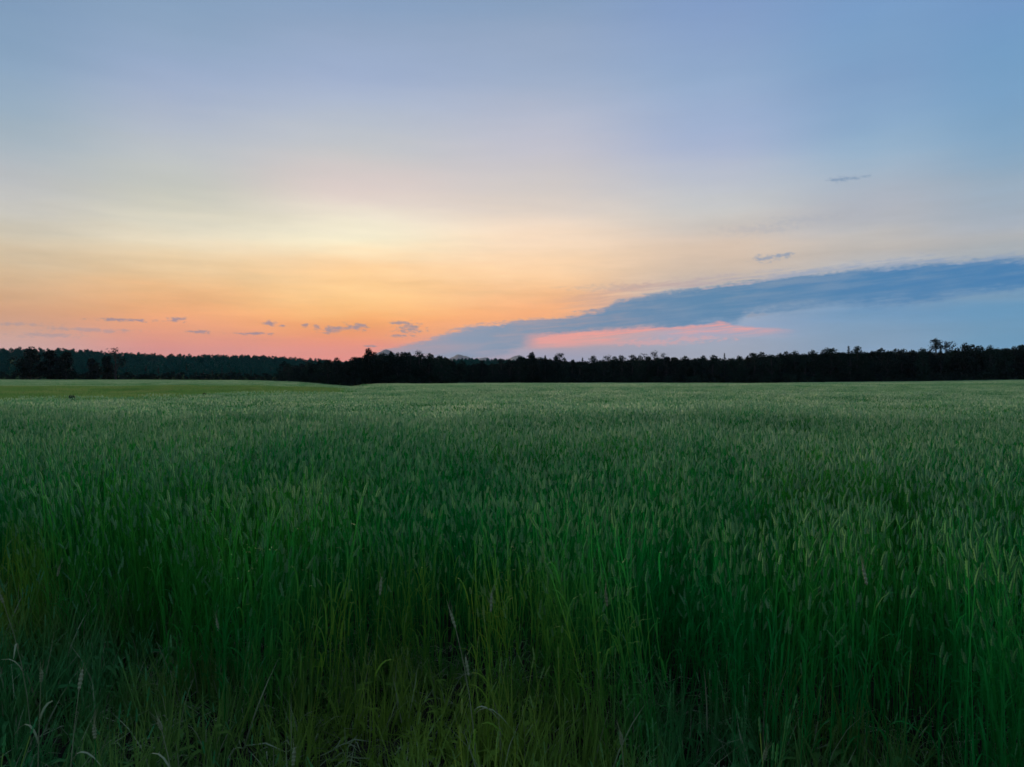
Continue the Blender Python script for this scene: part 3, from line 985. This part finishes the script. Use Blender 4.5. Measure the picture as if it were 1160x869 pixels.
# stand-out trees: kind, px, top row, distance, width factor, label
SPECIAL = [
    ('dark', 35, 393, 420, 1.15, 'round dark tree at the left end of the wood, standing before the wooded hill'),
    ('dark', 56, 396.5, 425, 1.25, 'dark tree touching the right side of the round tree at the left end'),
    ('dark', 75, 398.5, 430, 1.15, 'smaller dark tree ending the clump at the left end of the wood'),
    ('open', 131, 392.5, 450, 1.15, 'tall tree with a ragged open crown alone before the wooded hill'),
    ('dark', 121, 403, 455, 1.1, 'low dark tree under the left flank of the ragged open tree'),
    ('dark', 104, 406, 470, 1.2, 'low dark tree between the left clump and the ragged open tree'),
    ('broad', 327, 411, 400, 1.2, 'small dark tree at the left foot of the middle clump'),
    ('broad', 372, 406, 330, 1.2, 'dark tree at the left shoulder of the middle clump'),
    ('dark', 418, 394.5, 285, 0.62, 'bushy dark tree with the highest top just left of the blue mountain'),
    ('conifer', 443, 396.5, 305, 1.3, 'pointed evergreen standing in front of the blue mountain'),
    ('conifer', 455, 397.5, 310, 1.2, 'pointed evergreen just right of the blue mountain'),
    ('open', 475, 395.5, 310, 1.1, 'tall loose-crowned tree in the middle clump, right of the mountain'),
    ('broad', 487, 399, 312, 1.2, 'leafy tree at the right shoulder of the middle clump'),
    ('broad', 500, 402, 318, 1.2, 'last sloping tree on the right of the middle clump'),
    ('dark', 603, 399, 372, 0.62, 'wide dark treetop rising below the left end of the pink cloud'),
    ('pine', 634, 399, 420, 0.8, 'thin twiggy top sticking up below the pink cloud'),
    ('open', 688, 401, 385, 1.1, 'flat bushy treetop raised above the wood under the pink cloud'),
    ('open', 727, 399, 390, 1.0, 'loose treetop left of the twiggy gap under the pink cloud'),
    ('open', 741, 396, 410, 0.85, 'sparse see-through treetop highest under the pink cloud'),
    ('open', 752, 398.5, 385, 0.9, 'ragged treetop right of the sparse see-through one'),
    ('broad', 852, 399, 380, 1.0, 'rounded treetop under the right end of the pink cloud'),
    ('open', 931, 392, 375, 1.0, 'ragged treetop standing proud of the dark wood under the long blue cloud'),
    ('conifer', 961, 391, 380, 1.0, 'blunt evergreen top beside the ragged treetop in the dark wood'),
    ('pine', 1060, 381, 385, 1.0, 'tall pine with bare trunk and small round head above the wood'),
    ('pine', 1072, 386, 390, 0.45, 'thin bare stem with a wisp of needles right of the tall pine'),
    ('open', 1079, 385, 388, 0.75, 'sparse treetop close to the right of the tall pine'),
    ('dark', 1093, 388.5, 360, 0.7, 'bulky dark tree below and right of the tall pine'),
]
for k_, px, ty, d, w, lb in SPECIAL:
    plant_tree(k_, px, ty, d, w, lb)

TOP = prof([(-160, 404), (0, 405), (20, 400), (85, 402), (100, 404), (118, 405), (145, 405), (200, 407), (300, 409), (318, 410), (345, 410), (362, 407), (395, 407), (405, 401), (430, 398), (470, 399), (490, 401), (508, 404), (515, 408), (560, 408), (575, 406), (592, 402), (615, 401), (640, 405), (655, 406), (680, 404), (720, 403), (760, 402), (800, 402), (860, 400), (885, 398), (920, 396), (960, 395), (1010, 394), (1060, 394), (1100, 392), (1160, 391), (1400, 388)])
DIST = prof([(-160, 520), (0, 500), (300, 480), (340, 420), (380, 330), (420, 296), (460, 296), (505, 330), (530, 400), (600, 380), (850, 375), (1330, 345)])
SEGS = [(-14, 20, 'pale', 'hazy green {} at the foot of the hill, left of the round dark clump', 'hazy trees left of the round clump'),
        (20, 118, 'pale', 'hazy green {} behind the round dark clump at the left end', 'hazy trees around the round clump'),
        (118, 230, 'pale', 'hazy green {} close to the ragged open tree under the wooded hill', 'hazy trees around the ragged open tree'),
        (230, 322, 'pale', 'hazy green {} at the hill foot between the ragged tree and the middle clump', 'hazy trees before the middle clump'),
        (322, 404, 'broad', 'dark {} on the low left wing of the middle clump', 'left wing of the middle clump'),
        (404, 466, 'broad', 'dark {} in the tall heart of the middle clump before the blue mountain', 'heart of the middle clump'),
        (466, 512, 'broad', 'dark {} on the right wing of the middle clump', 'right wing of the middle clump'),
        (512, 592, 'broad', 'dark {} in the low dip of the wood before the faint blue hills', 'dip in the wood'),
        (592, 660, 'broad', 'dark {} in the wood under the left end of the pink cloud', 'wood under the left end of the pink cloud'),
        (660, 765, 'broad', 'dark {} in the wood under the middle of the pink cloud', 'wood under the middle of the pink cloud'),
        (765, 890, 'broad', 'dark {} in the wood under the right tip of the pink cloud', 'wood under the tip of the pink cloud'),
        (890, 1045, 'broad', 'near-black {} in the taller wood left of the tall pine', 'taller wood left of the tall pine'),
        (1045, 1110, 'broad', 'near-black {} in the wood around the foot of the tall pine', 'wood at the foot of the tall pine'),
        (1110, 1176, 'broad', 'near-black {} in the wood at the right end beyond the tall pine', 'wood right of the tall pine')]
for p0, p1, kd, lb, gp in SEGS:
    px = p0
    while px < p1:
        d = DIST(px) + TR.uniform(-6, 14)
        top = TOP(px) + TR.choice((-2.0, -1.0, 0.0, 0.5, 1.5, 2.5, 3.5)) + TR.uniform(-0.8, 0.8)
        kk = kd
        if kd == 'broad' and TR.random() < 0.14:
            kk = 'conifer'
        elif kd == 'broad' and TR.random() < 0.35:
            kk = 'round'
        if kd == 'pale':
            top += TR.uniform(1, 9)
            d += TR.uniform(-10, 60)
        plant_tree(kk, px, top, d, TR.uniform(0.9, 1.35) * (0.72 if kk == 'round' else 1.0), lb.format('evergreen' if kk == 'conifer' else 'leafy tree'), gp)
        px += TR.uniform(7.5, 12.5) * (1.0 if kd != 'pale' else 1.1)

# the depth of the wood behind its front row, and the wooded hill: masses nobody could count
def mass_protos(src, nm):
    return [bpy.data.objects.new(nm, c) for c, t in TREE_KINDS[src][:4]]


P_, Rt, Sc, Vi = [], [], [], []
g2 = np.random.default_rng(8)
xs, ys, tops = [], [], []
for px in np.arange(325, 1400, 5.0):
    for dd in (16, 26, 38, 52) if px < 1176 else (0, 12, 26, 38, 52):
        p = px + g2.uniform(-2.5, 2.5)
        d = DIST(p) + dd + g2.uniform(-4, 4)
        xs.append((p - CX) / F * d); ys.append(d); tops.append(TOP(p) + g2.uniform(2.5, 7.0))
xs, ys, tops = map(np.array, (xs, ys, tops))
zs = ground_z(xs, ys)
h = (HY - tops) / F * ys + EYE - zs
emit(xs, ys, zs, np.stack([h * 1.15, h * 1.15, h], -1), 4, 0, 0.0)
scatter('forest', np.concatenate(P_), np.concatenate(Rt), np.concatenate(Sc), np.concatenate(Vi), mass_protos('broad', 'wood_tree'),
        label='dark depth of the wood behind its front row of trees', category='forest')
P_, Rt, Sc, Vi = [], [], [], []
xs, ys = [], []
for r in np.arange(600, 1120, 13.0):
    n = int(r * 1.15 / 9.5)
    a = np.radians(g2.uniform(-40, 9, n))
    rr = r + g2.uniform(-6, 6, n)
    xs.append(np.sin(a) * rr); ys.append(np.cos(a) * rr)
xs, ys = np.concatenate(xs), np.concatenate(ys)
zs = ground_z(xs, ys)
h = g2.uniform(9.0, 13.5, xs.size)
emit(xs, ys, zs - 0.3, np.stack([h * 1.1, h * 1.1, h], -1), 4, 0, 0.0)
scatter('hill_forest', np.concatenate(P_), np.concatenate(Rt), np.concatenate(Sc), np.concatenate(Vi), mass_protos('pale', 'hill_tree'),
        label='hazy forest covering the long low hill behind the trees', category='forest')
# brush at the foot of the wood
brush_protos = []
for i in range(3):
    c, t = broadleaf(900 + i, low=0.0, width=0.75, nlobes=9, leaves=420, size=0.06)
    brush_protos.append(bpy.data.objects.new('brush_bush', c.mesh('brush_bush', [M_LEAF])))
P_, Rt, Sc, Vi = [], [], [], []
pp = np.arange(-160, 1330, 3.4) + g2.uniform(-1.5, 1.5, len(np.arange(-160, 1330, 3.4)))
dd = np.array([DIST(p) for p in pp]) - g2.uniform(3, 9, pp.size)
xs, ys = (pp - CX) / F * dd, dd
h = g2.uniform(2.6, 6.0, xs.size)
emit(xs, ys, ground_z(xs, ys) - 0.1, np.stack([h, h, h], -1), 3, 0, 0.0)
scatter('undergrowth', np.concatenate(P_), np.concatenate(Rt), np.concatenate(Sc), np.concatenate(Vi), brush_protos,
        label='dark brush along the foot of the wood at the field end', category='undergrowth')

# a lone bush at the far rim of the wheat
def bush(px, dist, h, wide, label):
    x = (px - CX) / F * dist
    c, t = broadleaf(950 + int(px), low=0.0, width=0.6, nlobes=9, leaves=700, size=0.05)
    root = bpy.data.objects.new('bush', None)
    root.location = (x, dist, float(ground_z(x, dist)))
    root.scale = (h * wide, h * wide, h)
    COL.objects.link(root)
    tag(root, label, 'bush')
    link(bpy.data.objects.new('crown', c.mesh('bush_crown', [M_LEAF])), root)
    link(bpy.data.objects.new('trunk', t.mesh('bush_trunk', [M_BARK], True)), root)


bush(82, 26.5, 1.10, 0.62, 'small dark bush where the wheat meets the bright meadow strip')
bush(232, 62.0, 0.60, 0.8, 'tiny dark bush out on the bright meadow strip')

# ------------------------------------------------------------------ single plants that stand out along the field edge
ES = random.Random(41)


def edge_plant(name, px, top_y, dist, label, category, ear_len, mats, lean=0.1, leaves=2, leaf_len=0.2):
    """one stalk with its ear and leaves; the ear's base stands where the photo shows the head"""
    x, y = (px - CX) / F * dist, dist
    z0 = float(ground_z(x, y))
    h = EYE - (top_y - HY) / F * dist - z0 - ear_len
    a = ES.uniform(0, 6.283)
    dx, dy = math.cos(a) * lean * h, math.sin(a) * lean * h
    P = lambda t: (dx * (t * t - 1), dy * (t * t - 1), h * t)
    root = bpy.data.objects.new(name, None)
    root.location = (x, y, z0)
    root.empty_display_size = 0.1
    COL.objects.link(root)
    tag(root, label, category)
    mb = MB()
    mb.tube([P(i / 5) for i in range(6)], [0.0024, 0.0023, 0.0022, 0.002, 0.0017, 0.0014], 5)
    link(bpy.data.objects.new('stem', mb.mesh('stem', [mats[0]], True)), root)
    top = np.array(P(1.0))
    d = np.array((dx * 2.5, dy * 2.5, h)); d /= np.linalg.norm(d)
    mb = MB()
    us = (0, 0.12, 0.2, 0.32, 0.4, 0.52, 0.6, 0.72, 0.8, 0.92, 1.0)
    rs = (0.001, 0.006, 0.004, 0.0075, 0.0048, 0.0078, 0.0048, 0.007, 0.004, 0.004, 0.0008)
    mb.tube([top + d * ear_len * u for u in us], rs, 6)
    for k in range(10):
        b = top + d * ear_len * ES.uniform(0.2, 1.0)
        q = ES.uniform(0, 6.283)
        mb.ribbon([b, b + d * ES.uniform(0.03, 0.06) + np.array((math.cos(q), math.sin(q), 0)) * 0.02], [0.0016, 0.0006], (math.sin(q), -math.cos(q), 0))
    link(bpy.data.objects.new('ear', mb.mesh('ear', [mats[1]])), root)
    for k in range(leaves):
        t0 = ES.uniform(0.3, 0.75)
        p0 = P(t0)
        q = ES.uniform(0, 6.283)
        L = leaf_len * ES.uniform(0.7, 1.2)
        pts, ws = [], []
        for i in range(7):
            u = i / 6
            o = L * (0.3 * u + 0.5 * u * u)
            pts.append((p0[0] + math.cos(q) * o, p0[1] + math.sin(q) * o, p0[2] + L * (0.7 * u - 0.75 * u ** 3)))
            ws.append(0.010 * (0.6 + 0.8 * u - 1.35 * u ** 3) + 0.001)
        mb = MB()
        mb.ribbon(pts, ws, (-math.sin(q), math.cos(q), 0.15))
        link(bpy.data.objects.new('leaf', mb.mesh('leaf', [mats[0]])), root)


DRY = (M_STRAW, M_STRAW)
GREEN = (M_STEM, M_STRAW)
for px, ty, dist, lb, ear, mats in [
    (88, 760, 2.70, 'pale dry seed head standing over the dark gap in the bottom left weeds', 0.075, DRY),
    (45, 758, 2.85, 'smaller pale seed head left of the tall dry one in the bottom left weeds', 0.055, DRY),
    (3, 664, 3.30, 'pale bent grass head at the left edge of the picture above the weeds', 0.08, DRY),
    (64, 640, 4.30, 'thin pale ear at the dark notch where weeds meet the wheat on the left', 0.07, GREEN),
    (182, 812, 2.55, 'short pale seed head among the yellow-green weeds at the bottom left', 0.05, DRY),
    (106, 822, 2.50, 'short bluish seed head at the bottom left below the dark gap', 0.05, GREEN),
    (331, 850, 2.45, 'pale plump seed head low at the bottom edge left of centre', 0.06, DRY),
    (247, 700, 3.70, 'lone pale ear over the dark hollow between weeds and wheat', 0.07, GREEN),
    (516, 690, 3.15, 'pale stalk on the right side of the dark upright gap at centre', 0.085, DRY),
    (531, 745, 3.05, 'second pale stalk just right of the dark upright gap', 0.08, GREEN),
    (556, 672, 3.20, 'tall yellow-green ear rising from the yellow patch at bottom centre', 0.085, GREEN),
    (430, 655, 3.30, 'pale ear above the yellow-green stalks left of the dark upright gap', 0.08, GREEN),
    (688, 665, 3.15, 'pale narrow ear standing right of the yellow patch', 0.085, GREEN),
    (705, 826, 2.60, 'plump pale head low at the bottom edge right of centre', 0.06, DRY),
    (866, 842, 2.45, 'pale seed head at the bottom edge on the dark right side', 0.06, DRY),
    (983, 640, 3.00, 'faint ear above the dark wheat on the right side', 0.085, GREEN),
]:
    edge_plant('wheat_stalk' if mats is GREEN else 'grass_stalk', px, ty, dist, lb, 'stalk', ear, mats, ES.uniform(0.05, 0.2))

# ------------------------------------------------------------------ haze: one closed box of even, thin air
def haze_box():
    me = bpy.data.meshes.new('haze')
    s, z0, z1 = 24500.0, -8.0, 900.0
    v = [(x, y, z) for z in (z0, z1) for x, y in ((-s, -s), (s, -s), (s, s), (-s, s))]
    me.from_pydata(v, [], [(3, 2, 1, 0), (4, 5, 6, 7), (0, 1, 5, 4), (1, 2, 6, 5), (2, 3, 7, 6), (3, 0, 4, 7)])
    m = bpy.data.materials.new('thin_haze')
    m.use_nodes = True
    nt = m.node_tree
    nt.nodes.clear()
    out = nt.nodes.new('ShaderNodeOutputMaterial')
    vol = nt.nodes.new('ShaderNodeVolumePrincipled')
    vol.inputs['Color'].default_value = (0.58, 0.78, 1.0, 1)
    vol.inputs['Density'].default_value = 1.4e-5
    vol.inputs['Anisotropy'].default_value = 0.0
    nt.links.new(vol.outputs[0], out.inputs['Volume'])
    me.materials.append(m)
    link(tag(bpy.data.objects.new('haze', me), label='thin evening haze over the whole landscape', kind='stuff'))


haze_box()
